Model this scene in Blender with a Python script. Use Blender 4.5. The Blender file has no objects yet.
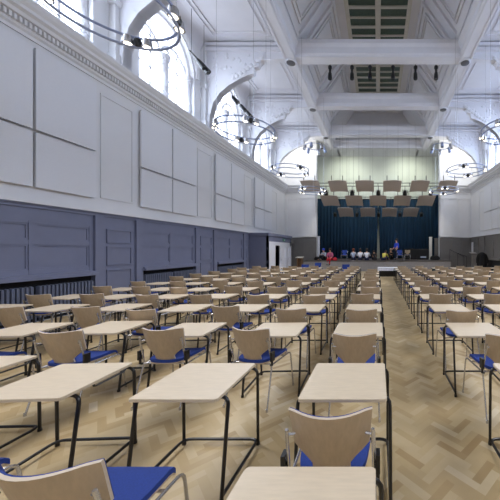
import bpy, bmesh, math, random
from mathutils import Vector, Matrix
R = random.Random(7)
PI = math.pi
SC = bpy.context.scene
COL = SC.collection
CAMZ, F, CX, CY = 1.71, 278.0, 378.0, 250.0

# ------------------------------------------------------------------ materials
def srgb(r, g, b):
    def f(c):
        c /= 255.0
        return c / 12.92 if c <= 0.04045 else ((c + 0.055) / 1.055) ** 2.4
    return (f(r), f(g), f(b), 1.0)

def material(name, rgb, rough=0.6, metal=0.0, var=0.06, scale=6.0, stretch=(1, 1, 1), emit=0.0, bump=0.0, spec=0.5):
    m = bpy.data.materials.new(name); m.use_nodes = True
    nt = m.node_tree; b = nt.nodes['Principled BSDF']
    c = srgb(*rgb)
    b.inputs['Roughness'].default_value = rough
    b.inputs['Metallic'].default_value = metal
    b.inputs['Specular IOR Level'].default_value = spec
    b.inputs['Base Color'].default_value = c
    if var > 0:
        tc = nt.nodes.new('ShaderNodeTexCoord'); mp = nt.nodes.new('ShaderNodeMapping')
        mp.inputs['Scale'].default_value = stretch
        nz = nt.nodes.new('ShaderNodeTexNoise'); nz.inputs['Scale'].default_value = scale; nz.inputs['Detail'].default_value = 4
        rp = nt.nodes.new('ShaderNodeValToRGB')
        rp.color_ramp.elements[0].position = 0.3; rp.color_ramp.elements[1].position = 0.7
        rp.color_ramp.elements[0].color = [x * (1 - var) for x in c[:3]] + [1]
        rp.color_ramp.elements[1].color = [min(1, x * (1 + var)) for x in c[:3]] + [1]
        nt.links.new(tc.outputs['Object'], mp.inputs['Vector']); nt.links.new(mp.outputs['Vector'], nz.inputs['Vector'])
        nt.links.new(nz.outputs['Fac'], rp.inputs['Fac']); nt.links.new(rp.outputs['Color'], b.inputs['Base Color'])
        if bump > 0:
            bp = nt.nodes.new('ShaderNodeBump'); bp.inputs['Strength'].default_value = bump; bp.inputs['Distance'].default_value = 0.01
            nt.links.new(nz.outputs['Fac'], bp.inputs['Height']); nt.links.new(bp.outputs['Normal'], b.inputs['Normal'])
    if emit > 0:
        b.inputs['Emission Color'].default_value = c
        b.inputs['Emission Strength'].default_value = emit
    return m

M = {}
M['plaster'] = material('white_plaster', (226, 226, 229), 0.7, var=0.015, scale=2)
M['ceil'] = material('ceiling_plaster', (222, 222, 228), 0.75, var=0.02, scale=2)
M['orn'] = material('ornament_plaster', (222, 222, 227), 0.7, var=0.06, scale=14, bump=0.5)
M['panel'] = material('acoustic_panel_white', (228, 229, 234), 0.8, var=0.01, scale=30)
M['dado'] = material('grey_blue_paint', (114, 119, 143), 0.5, var=0.04, scale=3)
M['dado_grey'] = material('grey_paint_and_dado_shade', (114, 111, 109), 0.55, var=0.04, scale=3)  # plain grey paint; on the right dado it carries painted shade
M['radiator'] = material('radiator_paint', (96, 103, 124), 0.45, var=0.04)
M['dark'] = material('recess_shade', (26, 27, 34), 0.8, var=0.1)  # shade of the radiator recesses and lobby put into a dark colour
M['beech'] = material('beech_laminate', (214, 198, 173), 0.38, var=0.05, scale=9, stretch=(1, 7, 7))
M['ply'] = material('beech_plywood', (186, 166, 140), 0.4, var=0.07, scale=8, stretch=(6, 6, 0.8))
M['ply_edge'] = material('plywood_edge', (205, 190, 170), 0.5, var=0.05)
M['blue'] = material('blue_upholstery', (35, 60, 134), 0.9, var=0.12, scale=120)
M['black'] = material('black_steel', (14, 15, 20), 0.32, var=0.1, spec=0.6)
M['chrome'] = material('chrome_steel', (206, 206, 208), 0.25, metal=0.8, var=0.02)
M['ring'] = material('blued_chrome', (160, 172, 204), 0.35, metal=0.45, var=0.03)
M['window'] = material('daylit_glass', (232, 240, 255), 0.2, var=0.0, emit=3.2)
M['window_r'] = material('daylit_glass_east', (214, 228, 255), 0.2, var=0.0, emit=3.2)
M['lamp'] = material('lit_bulb', (255, 244, 220), 0.3, var=0.0, emit=4.0)
M['skyglass'] = material('green_tinted_glass', (74, 92, 82), 0.35, var=0.12, scale=9)
M['cream'] = material('cream_paint', (206, 204, 196), 0.6, var=0.03)
M['grille'] = material('bronze_grille', (92, 92, 96), 0.5, var=0.25, scale=40)
M['stagewall'] = material('plaster_stage_light_tint', (226, 231, 220), 0.75, var=0.015, scale=1)  # greenish stage light is tinted into the white plaster
M['curtain'] = material('deep_blue_velvet', (13, 50, 76), 0.9, var=0.18, scale=3, stretch=(3, 3, 0.3))
M['reflector'] = material('taupe_board', (214, 204, 198), 0.7, var=0.03)
M['stage'] = material('stage_grey', (152, 148, 147), 0.6, var=0.06)
M['stagetop'] = material('stage_boards', (78, 72, 70), 0.5, var=0.15, stretch=(0.5, 6, 1))
M['cloth'] = material('white_cloth', (222, 224, 236), 0.8, var=0.03)
M['black_cloth'] = material('black_cloth', (14, 14, 17), 0.85, var=0.2)
M['wood_brown'] = material('brown_wood', (128, 98, 70), 0.5, var=0.1, stretch=(5, 5, 1))
M['doorwhite'] = material('white_gloss_paint', (226, 229, 240), 0.4, var=0.02)
M['green'] = material('green_sign', (20, 130, 80), 0.4, var=0.02)
M['teal'] = material('dark_teal_plastic', (22, 48, 60), 0.5, var=0.1)
M['skin'] = material('skin_tone', (196, 150, 122), 0.6, var=0.05)
M['hair_dark'] = material('dark_brown_hair', (38, 28, 24), 0.6, var=0.2)
M['hair_red'] = material('auburn_hair', (112, 54, 34), 0.6, var=0.2)
M['hair_grey'] = material('fair_hair', (150, 132, 108), 0.6, var=0.2)
M['c_white'] = material('white_shirt', (232, 232, 242), 0.8, var=0.03)
M['c_pale'] = material('pale_blue_top', (168, 178, 200), 0.8, var=0.08)
M['c_pink'] = material('pink_top', (186, 92, 128), 0.8, var=0.06)
M['c_red'] = material('red_cloth', (196, 34, 52), 0.8, var=0.06)
M['c_yellow'] = material('yellow_top', (206, 200, 92), 0.8, var=0.06)
M['c_black'] = material('black_clothing', (22, 22, 28), 0.85, var=0.15)
M['c_blue'] = material('royal_blue_clothing', (26, 66, 200), 0.8, var=0.08)
M['c_navy'] = material('navy_trousers', (30, 36, 66), 0.85, var=0.08)

def parquet_material():
    m = bpy.data.materials.new('herringbone_parquet'); m.use_nodes = True
    nt = m.node_tree; b = nt.nodes['Principled BSDF']
    at = nt.nodes.new('ShaderNodeAttribute'); at.attribute_name = 'tone'
    rp = nt.nodes.new('ShaderNodeValToRGB')
    cs = [(0.0, (150, 124, 82)), (0.25, (178, 154, 112)), (0.5, (196, 175, 134)), (0.75, (208, 191, 156)), (1.0, (220, 207, 181))]
    el = rp.color_ramp.elements
    el[0].position, el[0].color = cs[0][0], srgb(*cs[0][1])
    el[1].position, el[1].color = 1.0, srgb(*cs[-1][1])
    for p, c in cs[1:-1]:
        e = el.new(p); e.color = srgb(*c)
    nt.links.new(at.outputs['Fac'], rp.inputs['Fac'])
    tc = nt.nodes.new('ShaderNodeTexCoord')
    nz = nt.nodes.new('ShaderNodeTexNoise'); nz.inputs['Scale'].default_value = 1.1; nz.inputs['Detail'].default_value = 5
    nt.links.new(tc.outputs['Object'], nz.inputs['Vector'])
    r2 = nt.nodes.new('ShaderNodeValToRGB')
    r2.color_ramp.elements[0].position = 0.3; r2.color_ramp.elements[0].color = (0.72, 0.70, 0.68, 1)
    r2.color_ramp.elements[1].position = 0.68; r2.color_ramp.elements[1].color = (1.0, 1.0, 1.0, 1)
    nt.links.new(nz.outputs['Fac'], r2.inputs['Fac'])
    mx = nt.nodes.new('ShaderNodeMix'); mx.data_type = 'RGBA'; mx.blend_type = 'MULTIPLY'; mx.inputs['Factor'].default_value = 1.0
    nt.links.new(rp.outputs['Color'], mx.inputs['A']); nt.links.new(r2.outputs['Color'], mx.inputs['B'])
    nt.links.new(mx.outputs['Result'], b.inputs['Base Color'])
    b.inputs['Roughness'].default_value = 0.36
    b.inputs['Specular IOR Level'].default_value = 0.4
    return m
M['parquet'] = parquet_material()

# ------------------------------------------------------------------ mesh helper
class MB:
    def __init__(s):
        s.v = []; s.f = []; s.mi = []
    def add(s, vs, fs, mi=0):
        o = len(s.v); s.v.extend([tuple(p) for p in vs])
        s.f.extend([tuple(i + o for i in q) for q in fs]); s.mi.extend([mi] * len(fs)); return s
    def box(s, x0, x1, y0, y1, z0, z1, mi=0):
        if x0 > x1: x0, x1 = x1, x0
        vs = [(x0, y0, z0), (x1, y0, z0), (x1, y1, z0), (x0, y1, z0), (x0, y0, z1), (x1, y0, z1), (x1, y1, z1), (x0, y1, z1)]
        return s.add(vs, [(0, 3, 2, 1), (4, 5, 6, 7), (0, 1, 5, 4), (1, 2, 6, 5), (2, 3, 7, 6), (3, 0, 4, 7)], mi)
    def quad(s, a, b, c, d, mi=0):
        return s.add([a, b, c, d], [(0, 1, 2, 3)], mi)
    def tube(s, path, r, seg=8, mi=0, closed=False):
        P = [Vector(p) for p in path]; n = len(P); rings = []
        up = None
        for i in range(n):
            if closed: t = (P[(i + 1) % n] - P[i - 1])
            else: t = P[min(i + 1, n - 1)] - P[max(i - 1, 0)]
            t.normalize()
            if up is None:
                up = Vector((0, 0, 1)) if abs(t.z) < 0.9 else Vector((0, 1, 0))
            u = t.cross(up)
            if u.length < 1e-5: u = t.orthogonal()
            u.normalize(); up = u.cross(t); w = up
            rings.append([P[i] + (u * math.cos(2 * PI * k / seg) + w * math.sin(2 * PI * k / seg)) * r for k in range(seg)])
        vs = [p for g in rings for p in g]; fs = []
        for i in range(n if closed else n - 1):
            j = (i + 1) % n
            for k in range(seg):
                l = (k + 1) % seg
                fs.append((i * seg + k, j * seg + k, j * seg + l, i * seg + l))
        if not closed:
            fs.append(tuple(range(seg))); fs.append(tuple((n - 1) * seg + k for k in reversed(range(seg))))
        return s.add(vs, fs, mi)
    def lathe(s, prof, c=(0, 0, 0), seg=16, mi=0, axis=None):
        vs = []; n = len(prof)
        q = Vector((0, 0, 1)).rotation_difference(Vector(axis)).to_matrix() if axis else Matrix.Identity(3)
        for r, z in prof:
            for k in range(seg):
                a = 2 * PI * k / seg
                vs.append(q @ Vector((r * math.cos(a), r * math.sin(a), z)) + Vector(c))
        fs = []
        for i in range(n - 1):
            for k in range(seg):
                l = (k + 1) % seg
                fs.append((i * seg + k, i * seg + l, (i + 1) * seg + l, (i + 1) * seg + k))
        fs.append(tuple(reversed(range(seg)))); fs.append(tuple((n - 1) * seg + k for k in range(seg)))
        return s.add(vs, fs, mi)
    def ball(s, c, r, seg=8, mi=0, sc=(1, 1, 1)):
        vs = []; fs = []; nr = max(4, seg // 2)
        for i in range(1, nr):
            t = PI * i / nr
            for k in range(seg):
                a = 2 * PI * k / seg
                vs.append((c[0] + r * sc[0] * math.sin(t) * math.cos(a), c[1] + r * sc[1] * math.sin(t) * math.sin(a), c[2] + r * sc[2] * math.cos(t)))
        top = len(vs); vs.append((c[0], c[1], c[2] + r * sc[2])); vs.append((c[0], c[1], c[2] - r * sc[2]))
        for i in range(nr - 2):
            for k in range(seg):
                l = (k + 1) % seg
                fs.append((i * seg + k, (i + 1) * seg + k, (i + 1) * seg + l, i * seg + l))
        for k in range(seg):
            l = (k + 1) % seg
            fs.append((top, k, l)); fs.append((top + 1, (nr - 2) * seg + l, (nr - 2) * seg + k))
        return s.add(vs, fs, mi)
    def prism(s, pts, a, b, fn, mi=0):
        """pts: 2D outline; fn(u, v, w) -> xyz; extruded from w=a to w=b"""
        n = len(pts)
        vs = [fn(u, v, a) for u, v in pts] + [fn(u, v, b) for u, v in pts]
        fs = [tuple(reversed(range(n))), tuple(range(n, 2 * n))]
        fs += [(i, (i + 1) % n, n + (i + 1) % n, n + i) for i in range(n)]
        return s.add(vs, fs, mi)
    def grid(s, nu, nv, fn, th, mi=0, mi2=None):
        """closed sheet: fn(u, v) -> (point, normal); thickness th along the normal"""
        A = []; B = []
        for j in range(nv + 1):
            for i in range(nu + 1):
                p, n = fn(i / nu, j / nv); p = Vector(p); n = Vector(n).normalized()
                A.append(p); B.append(p + n * th)
        k = len(A); w = nu + 1; fs = []; fb = []; fe = []
        for j in range(nv):
            for i in range(nu):
                a = j * w + i
                fs.append((a, a + w, a + w + 1, a + 1)); fb.append((k + a, k + a + 1, k + a + w + 1, k + a + w))
        edge = [i for i in range(w)] + [j * w + nu for j in range(1, nv + 1)] + [nv * w + i for i in reversed(range(nu))] + [j * w for j in reversed(range(1, nv))]
        for i in range(len(edge)):
            a, b = edge[i], edge[(i + 1) % len(edge)]
            fe.append((a, b, k + b, k + a))
        o = len(s.v); s.v.extend([tuple(p) for p in A + B])
        for L, m_ in ((fs, mi), (fb, mi), (fe, mi if mi2 is None else mi2)):
            s.f.extend([tuple(i + o for i in q) for q in L]); s.mi.extend([m_] * len(L))
        return s
    def mesh(s, name, mats, smooth=False):
        me = bpy.data.meshes.new(name)
        me.from_pydata(s.v, [], s.f)
        if not isinstance(mats, (list, tuple)): mats = [mats]
        for m_ in mats: me.materials.append(m_)
        me.polygons.foreach_set('material_index', s.mi)
        bm = bmesh.new(); bm.from_mesh(me); bmesh.ops.recalc_face_normals(bm, faces=bm.faces); bm.to_mesh(me); bm.free()
        if smooth:
            me.polygons.foreach_set('use_smooth', [True] * len(me.polygons))
            try: me.set_sharp_from_angle(angle=math.radians(40))
            except Exception: pass
        me.update(); return me
    def build(s, name, mats, parent=None, smooth=False, loc=None):
        return link(name, s.mesh(name, mats, smooth), parent, loc)

def link(name, me, parent=None, loc=None):
    o = bpy.data.objects.new(name, me); COL.objects.link(o)
    if parent is not None: o.parent = parent
    if loc is not None: o.location = loc
    return o

def tag(o, label, cat, group=None, kind=None):
    o['label'] = label; o['category'] = cat
    if group: o['group'] = group
    if kind: o['kind'] = kind
    return o

def thing(name, label, cat, loc=(0, 0, 0), rz=0.0, group=None):
    o = bpy.data.objects.new(name, None); COL.objects.link(o)
    o.location = loc; o.rotation_euler = (0, 0, rz); o.empty_display_size = 0.1
    return tag(o, label, cat, group)

def struct(name, mb, mats, label, cat, smooth=False, parent=None):
    o = mb.build(name, mats, parent, smooth)
    if parent is None: tag(o, label, cat, None, 'structure')
    return o

def fillet(path, r=0.05, n=4):
    P = [Vector(p) for p in path]; out = [P[0]]
    for i in range(1, len(P) - 1):
        a, b, c = P[i - 1], P[i], P[i + 1]
        d1 = (a - b); d2 = (c - b); t = min(r, d1.length * 0.49, d2.length * 0.49)
        p1 = b + d1.normalized() * t; p2 = b + d2.normalized() * t
        for k in range(n + 1):
            u = k / n
            out.append(p1 * (1 - u) ** 2 + b * 2 * u * (1 - u) + p2 * u * u)
    out.append(P[-1]); return out

def copy_tree(src, label=None, group=None, loc=None, rz=None):
    r = src.copy(); COL.objects.link(r)
    if label: r['label'] = label
    if group: r['group'] = group
    if loc is not None: r.location = loc
    if rz is not None: r.rotation_euler = (0, 0, rz)
    for ch in KIDS.get(src.name, []):
        c = ch.copy(); COL.objects.link(c); c.parent = r
        for g in KIDS.get(ch.name, []):
            d = g.copy(); COL.objects.link(d); d.parent = c
    return r
KIDS = {}
def remember(root):
    KIDS[root.name] = [o for o in COL.objects if o.parent == root]
    for c in KIDS[root.name]:
        KIDS[c.name] = [o for o in COL.objects if o.parent == c]

def px(x, y, z):
    return CX + F * x / y, CY - F * (z - CAMZ) / y

ORD = ['first', 'second', 'third', 'fourth', 'fifth', 'sixth', 'seventh', 'eighth', 'ninth', 'tenth', 'eleventh', 'twelfth', 'thirteenth', 'fourteenth', 'fifteenth']

# ------------------------------------------------------------------ room constants
W = 8.2; YB = -6.65; YP = 24.5; YE = 29.0; ZC = 11.4; ZB = 10.62
PIERS = [-4.45, -0.05, 4.35, 8.75, 13.15, 17.55, 21.95]
BAYS = [(PIERS[i] + PIERS[i + 1]) / 2 for i in range(6)]
SILL, SPR, HW = 7.36, 9.4, 1.45
ZD = 2.86   # top of the dado

# floor -------------------------------------------------------------
def floor():
    n = 4; w = 0.066; c45 = math.sqrt(0.5)
    x0, x1, y0, y1 = -W, W, YB, YE
    V = []; FA = []; T = []
    rr = random.Random(3)
    def put(a, b, la, lb):
        cu, cv = (a + la / 2) * w, (b + lb / 2) * w
        cx = (cu - cv) * c45; cy = (cu + cv) * c45 + 8
        if not (x0 - 0.3 < cx < x1 + 0.3 and y0 - 0.3 < cy < y1 + 0.3): return
        k = len(V)
        for (da, db) in ((0, 0), (la, 0), (la, lb), (0, lb)):
            u, v = (a + da) * w, (b + db) * w
            V.append((min(max((u - v) * c45, x0), x1), min(max((u + v) * c45 + 8, y0), y1), 0.0))
        FA.append((k, k + 1, k + 2, k + 3)); T.append(min(1, max(0, rr.gauss(0.5, 0.13))))
    N = 600
    for i in range(-N, N):
        for j in range(-60, 60):
            a = i + 2 * n * j
            if abs(a) < N and abs(i) < N:
                cx = (a - i) * w * c45; cy = (a + i) * w * c45 + 8
                if x0 - 1.5 < cx < x1 + 1.5 and y0 - 1.5 < cy < y1 + 1.5:
                    put(a, i, n, 1); put(i + 2 * n - 1 + 2 * n * j, i, 1, n)
    me = bpy.data.meshes.new('floor'); me.from_pydata(V, [], FA)
    at = me.attributes.new('tone', 'FLOAT', 'FACE'); at.data.foreach_set('value', T)
    me.materials.append(M['parquet']); me.update()
    o = link('floor', me); tag(o, 'pale oak herringbone parquet floor of the hall', 'floor', None, 'structure')
floor()

# side walls with arched openings -----------------------------------------------
def arch_pts(yc, hw=HW, spr=SPR, n=14):
    return [(yc - hw * math.cos(PI * i / n), spr + hw * math.sin(PI * i / n)) for i in range(n + 1)]
for s, side in ((-1, 'left'), (1, 'right')):
    mb = MB(); X = s * W; XR = s * (W + 0.55)
    edges = [YB] + PIERS + [YP]
    mb.quad((X, YB, 0), (X, YP, 0), (X, YP, SILL), (X, YB, SILL))
    for a, b in zip(edges[:-1], edges[1:]):
        yc = (a + b) / 2
        if b - a < 3:
            mb.quad((X, a, SILL), (X, b, SILL), (X, b, ZC), (X, a, ZC)); continue
        A = arch_pts(yc)
        mb.quad((X, a, SILL), (X, yc - HW, SILL), (X, yc - HW, ZC), (X, a, ZC))
        mb.quad((X, yc + HW, SILL), (X, b, SILL), (X, b, ZC), (X, yc + HW, ZC))
        for p, q in zip(A[:-1], A[1:]):
            mb.quad((X, p[0], p[1]), (X, q[0], q[1]), (X, q[0], ZC), (X, p[0], ZC))
            mb.quad((X, p[0], p[1]), (X, q[0], q[1]), (XR, q[0], q[1]), (XR, p[0], p[1]))
        mb.quad((X, yc - HW, SILL), (X, yc - HW, SPR), (XR, yc - HW, SPR), (XR, yc - HW, SILL))
        mb.quad((X, yc + HW, SILL), (X, yc + HW, SPR), (XR, yc + HW, SPR), (XR, yc + HW, SILL))
        mb.quad((X, yc - HW, SILL), (X, yc + HW, SILL), (XR, yc + HW, SILL), (XR, yc - HW, SILL))
    struct('wall_' + side, mb, M['plaster'], 'white plaster %s side wall of the hall pierced by tall arched windows' % side, 'wall')

# windows: glass, tracery, ornate columns
nwin = 1
WIN = {'left': [], 'right': []}
for s, side in ((-1, 'left'), (1, 'right')):
    for bi, yc in enumerate(BAYS):
        XG = s * (W + 0.45)
        A = arch_pts(yc)
        g = MB()
        pts = [(yc - HW, SILL)] + A + [(yc + HW, SILL)]
        g.prism(pts, XG, XG + s * 0.02, lambda u, v, w_: (w_, u, v))
        root = thing('window_%d' % nwin, 'x', 'window', (0, 0, 0)); nwin += 1
        root['kind'] = 'structure'
        nth = {2: 'nearest', 3: 'second', 4: 'third', 5: 'fourth'}.get(bi, 'a further')
        root['label'] = ('tall arched two-light window full of daylight, %s one along the %s wall' % (nth, side)) if bi >= 2 else 'tall arched window on the %s wall beside the camera' % side
        g.build('pane', M['window'] if s < 0 else M['window_r'], root)
        fr = MB()
        XF = s * (W + 0.40)
        for z in (8.0, 8.6, 9.2, 9.8):
            fr.box(XF, XF + s * 0.03, yc - HW, yc + HW, z, z + 0.045)
        for dy in (-0.95, -0.45, 0.45, 0.95):
            zt = SPR + math.sqrt(max(0, HW * HW - dy * dy))
            fr.box(XF, XF + s * 0.04, yc + dy - 0.03, yc + dy + 0.03, SILL, zt)
        # sub-arches of the two lights
        for k in (-1, 1):
            ap = arch_pts(yc + k * HW / 2, HW / 2, SPR - 0.05, 10)
            fr.tube([(XF, p[0], p[1]) for p in ap], 0.055, 6)
        fr.tube([(s * (W + 0.25), p[0], p[1]) for p in A], 0.09, 6)
        fr.build('tracery', M['plaster'], root)
        for dy, big in ((0, 1), (-HW + 0.06, 0), (HW - 0.06, 0)):
            c = MB(); k = 1.25 if big else 1.0
            prof = [(0.17, 0), (0.17, 0.12), (0.13, 0.18), (0.15, 0.3), (0.10, 0.36), (0.11, 0.75), (0.13, 0.8), (0.10, 0.86), (0.085, 1.55), (0.11, 1.6), (0.095, 1.66), (0.13, 1.8), (0.17, 1.95), (0.17, 2.02)]
            c.lathe([(r * k, z) for r, z in prof], (s * (W + 0.22), yc + dy, SILL), 12)
            for q in range(10):
                a = 2 * PI * q / 10
                c.ball((s * (W + 0.22) + 0.12 * k * math.cos(a), yc + dy + 0.12 * k * math.sin(a), SILL + 1.84), 0.05, 6)
                c.ball((s * (W + 0.22) + 0.105 * k * math.cos(a), yc + dy + 0.105 * k * math.sin(a), SILL + 0.55), 0.04, 6)
            c.build('column', M['orn'], root, True)
        # archivolt moulding on the wall face
        t = MB(); t.tube([(s * (W - 0.02), p[0], p[1]) for p in arch_pts(yc, HW + 0.16, SPR, 18)], 0.1, 6)
        t.build('archivolt', M['plaster'], root, True)

# cornice with dentils, dado cap, dado panelling
ntrim = [1]
def trim(mb, mats, label, cat, smooth=False):
    o = struct('trim_%d' % ntrim[0], mb, mats, label, cat, smooth); ntrim[0] += 1; return o
CORN = [(0, 6.66), (0.04, 6.66), (0.04, 6.74), (0.09, 6.78), (0.09, 6.96), (0.2, 6.98), (0.22, 7.06), (0.3, 7.1), (0.3, 7.18), (0.36, 7.24), (0.4, 7.32), (0.4, 7.37), (0, 7.4)]
for s, side in ((-1, 'left'), (1, 'right')):
    mb = MB()
    mb.prism(CORN, YB, YP, lambda u, v, w_: (s * (W - u), w_, v))
    y = YB + 0.1
    while y < YP - 0.1:
        mb.box(s * (W - 0.09), s * (W - 0.17), y, y + 0.05, 6.84, 6.955); y += 0.09
    # bead under the dentils
    y = YB
    trim(mb, M['plaster'], 'white plaster cornice with a row of dentils along the %s wall' % side, 'cornice')
    # cove where the wall meets the ceiling
    mb = MB(); r = 0.5
    pts = [(0, ZC - r)] + [(r - r * math.cos(PI / 2 * i / 6), ZC - r + r * math.sin(PI / 2 * i / 6)) for i in range(7)] + [(0, ZC)]
    mb.prism(pts, YB, YP, lambda u, v, w_: (s * (W - u), w_, v))
    trim(mb, M['ceil'], 'white curved cove between %s wall and ceiling' % side, 'cove', True)

def dado(s, side):
    mat = M['dado'] if s < 0 else M['dado_grey']  # right side: same paint as the left, its shade put into the grey
    mb = MB(); X = lambda d: s * (W - d)
    def b(d0, d1, y0, y1, z0, z1): mb.box(X(d0), X(d1), y0, y1, z0, z1)
    RZ0, RZ1 = 0.0, 0.98   # radiator recess
    edges = [YB] + PIERS + [YP]
    # frieze, cap and rails run the whole length
    b(0, 0.06, YB, YP, 2.40, 2.82)
    b(0, 0.10, YB, YP, 2.70, 2.77)
    b(0, 0.14, YB, YP, 2.77, 2.80)
    def frame(y0, y1, z0, z1, t=0.035):
        b(0.02, 0.06, y0, y1, z0, z1)
        for a, c, e, f in ((y0, y1, z0, z0 + t), (y0, y1, z1 - t, z1), (y0, y0 + t, z0 + t, z1 - t), (y1 - t, y1, z0 + t, z1 - t)):
            b(0.05, 0.085, a, c, e, f)
    for p in PIERS:
        b(0, 0.058, p - 0.62, p + 0.62, 0.0, 2.40)
        for q in (p - 0.68, p + 0.68):
            b(0, 0.13, q - 0.13, q + 0.13, 0.0, 2.70)
            b(0, 0.15, q - 0.15, q + 0.15, 0.0, 0.18)
        for z0, z1 in ((0.35, 1.12), (1.24, 1.82), (1.92, 2.34)):
            ff = MB(); t = 0.035
            y0, y1 = p - 0.42, p + 0.42
            for a, c, e, f in ((y0, y1, z0, z0 + t), (y0, y1, z1 - t, z1), (y0, y0 + t, z0 + t, z1 - t), (y1 - t, y1, z0 + t, z1 - t)):
                b(0.06, 0.09, a, c, e, f)
    for yc in BAYS + [23.2]:
        h = 1.42 if yc < 23 else 0.5
        b(0, 0.02, yc - h, yc + h, 1.0, 2.40)
        # stiles and rails round four sunk panels
        for z0, z1 in ((1.1, 1.24), (1.84, 1.95), (2.34, 2.40)): b(0.0, 0.055, yc - h, yc + h, z0, z1)
        for q in (yc - h + 0.06, yc, yc + h - 0.06): b(0.0, 0.062, q - 0.07, q + 0.07, 1.125, 2.395)
        if h > 1:
            for y0, y1 in ((yc - h + 0.13, yc - 0.07), (yc + 0.07, yc + h - 0.13)):
                for z0, z1 in ((1.24, 1.84), (1.95, 2.34)):
                    t = 0.04
                    for a, c, e, f in ((y0, y1, z0, z0 + t), (y0, y1, z1 - t, z1), (y0, y0 + t, z0 + t, z1 - t), (y1 - t, y1, z0 + t, z1 - t)):
                        b(0.0, 0.04, a, c, e, f)
            # deep sill over the radiators
            b(0, 0.24, yc - h + 0.02, yc + h - 0.02, 1.0, 1.07)
            b(0, 0.20, yc - h + 0.02, yc + h - 0.02, 1.07, 1.12)
    trim(mb, mat, '%s panelled dado with pilasters and radiator sills along the %s wall' % ('blue-grey' if s < 0 else 'shade-toned grey', side), 'wainscot')
    mb = MB(); mb.box(X(0), X(0.17), YB, YP, 2.80, ZD); mb.box(X(0), X(0.12), YB, YP, ZD, ZD + 0.05)
    trim(mb, M['plaster'], 'white ledge capping the dado along the %s wall' % side, 'dado rail')
dado(-1, 'left'); dado(1, 'right')
for s, side in ((-1, 'left'), (1, 'right')):
    mb = MB(); y = s
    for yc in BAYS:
        mb.box(s * (W - 0.005), s * (W - 0.012), yc - 1.4, yc + 1.4, 0.0, 1.0)  # dark sheet paints the shade under the sills onto the wall
    o = mb.build('shade_backing_' + side, M['dark']); tag(o, 'dark sheet for the shade behind the radiators of the %s wall' % side, 'shade_backing', None, 'structure')

# thin mouldings on the upper piers between acoustic panels
for s, side in ((-1, 'left'), (1, 'right')):
    mb = MB()
    for p in PIERS:
        y0, y1, z0, z1, t = p - 0.55, p + 0.55, 3.25, 6.35, 0.05
        for a, c, e, f in ((y0, y1, z0, z0 + t), (y0, y1, z1 - t, z1), (y0, y0 + t, z0 + t, z1 - t), (y1 - t, y1, z0 + t, z1 - t)):
            mb.box(s * W, s * (W - 0.025), a, c, e, f)
        # pilaster above the cornice
        mb.box(s * W, s * (W - 0.2), p - 0.28, p + 0.28, 7.38, ZC - 0.2)
        mb.box(s * W, s * (W - 0.26), p - 0.33, p + 0.33, 9.2, 9.38)
        mb.box(s * W, s * (W - 0.26), p - 0.33, p + 0.33, 7.38, 7.7)
    trim(mb, M['plaster'], 'white pier mouldings between the acoustic panels of the %s wall' % side, 'moulding')

# radiators
rad0 = None
def radiator_proto():
    root = thing('radiator', 'x', 'radiator', (0, 0, 0), 0, 'column radiators under the sills')
    f = MB(); n = 15; L = 1.2
    for i in range(n):
        y = -L / 2 + L * i / (n - 1)
        f.box(0.03, 0.13, y - 0.024, y + 0.024, 0.1, 0.84)
        f.ball((0.08, y, 0.84), 0.045, 8, 0, (1.1, 0.55, 0.5))
    f.build('fins', M['radiator'], root, True)
    p = MB(); p.tube([(0.08, -L / 2 - 0.06, 0.16), (0.08, L / 2 + 0.06, 0.16)], 0.022, 8); p.tube([(0.08, -L / 2 - 0.06, 0.16), (0.08, -L / 2 - 0.06, 0.0)], 0.015, 6)
    p.build('pipe', M['radiator'], root, True)
    for y in (-L / 2 + 0.05, L / 2 - 0.05):
        ft = MB(); ft.box(0.04, 0.12, y - 0.02, y + 0.02, 0, 0.12); ft.build('foot', M['radiator'], root)
    remember(root); return root
rad0 = radiator_proto(); first = True
for bi, yc in enumerate(BAYS):
    if bi < 2 or bi == 5: continue
    for k in (0, 1):
        lab = 'blue-grey column radiator, %s one under the %s sill along the left wall' % (('nearer', 'farther')[k], ORD[bi - 2])
        loc = (-W + 0.03, yc - 0.68 + 1.36 * k, 0)
        if first: rad0['label'] = lab; rad0.location = loc; first = False
        else: copy_tree(rad0, lab, None, loc)

# white acoustic panels on the walls
def acoustic(s, yc, col, row, n, side):
    y0 = yc - 1.44 if col == 0 else yc + 0.03
    z0, z1 = ((3.2, 4.5), (4.56, 6.5))[row]
    mb = MB(); y1 = y0 + 1.41
    X0, X1 = s * (W - 0.05), s * (W - 0.11)
    e = 0.012
    mb.prism([(y0 + e, z0), (y1 - e, z0), (y1, z0 + e), (y1, z1 - e), (y1 - e, z1), (y0 + e, z1), (y0, z1 - e), (y0, z0 + e)], X0, X1, lambda u, v, w_: (w_, u, v))
    for q in (y0 + 0.25, y1 - 0.25):
        mb.box(s * (W - 0.002), X0, q - 0.03, q + 0.03, (z0 + z1) / 2 - 0.2, (z0 + z1) / 2 + 0.2)
    o = mb.build('acoustic_panel', M['panel'])
    where = ('lower', 'upper')[row] + (' near', ' far')[col]
    tag(o, 'white acoustic panel, %s one in the %s group of four on the %s wall' % (where, n, side), 'acoustic panel', 'white acoustic panels on the side walls')
for i, yc in enumerate(BAYS[2:]):
    for col in (0, 1):
        for row in (0, 1): acoustic(-1, yc, col, row, ORD[i], 'left')
for col in (0, 1):
    for row in (0, 1): acoustic(1, BAYS[5], col, row, 'last', 'right')

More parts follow.
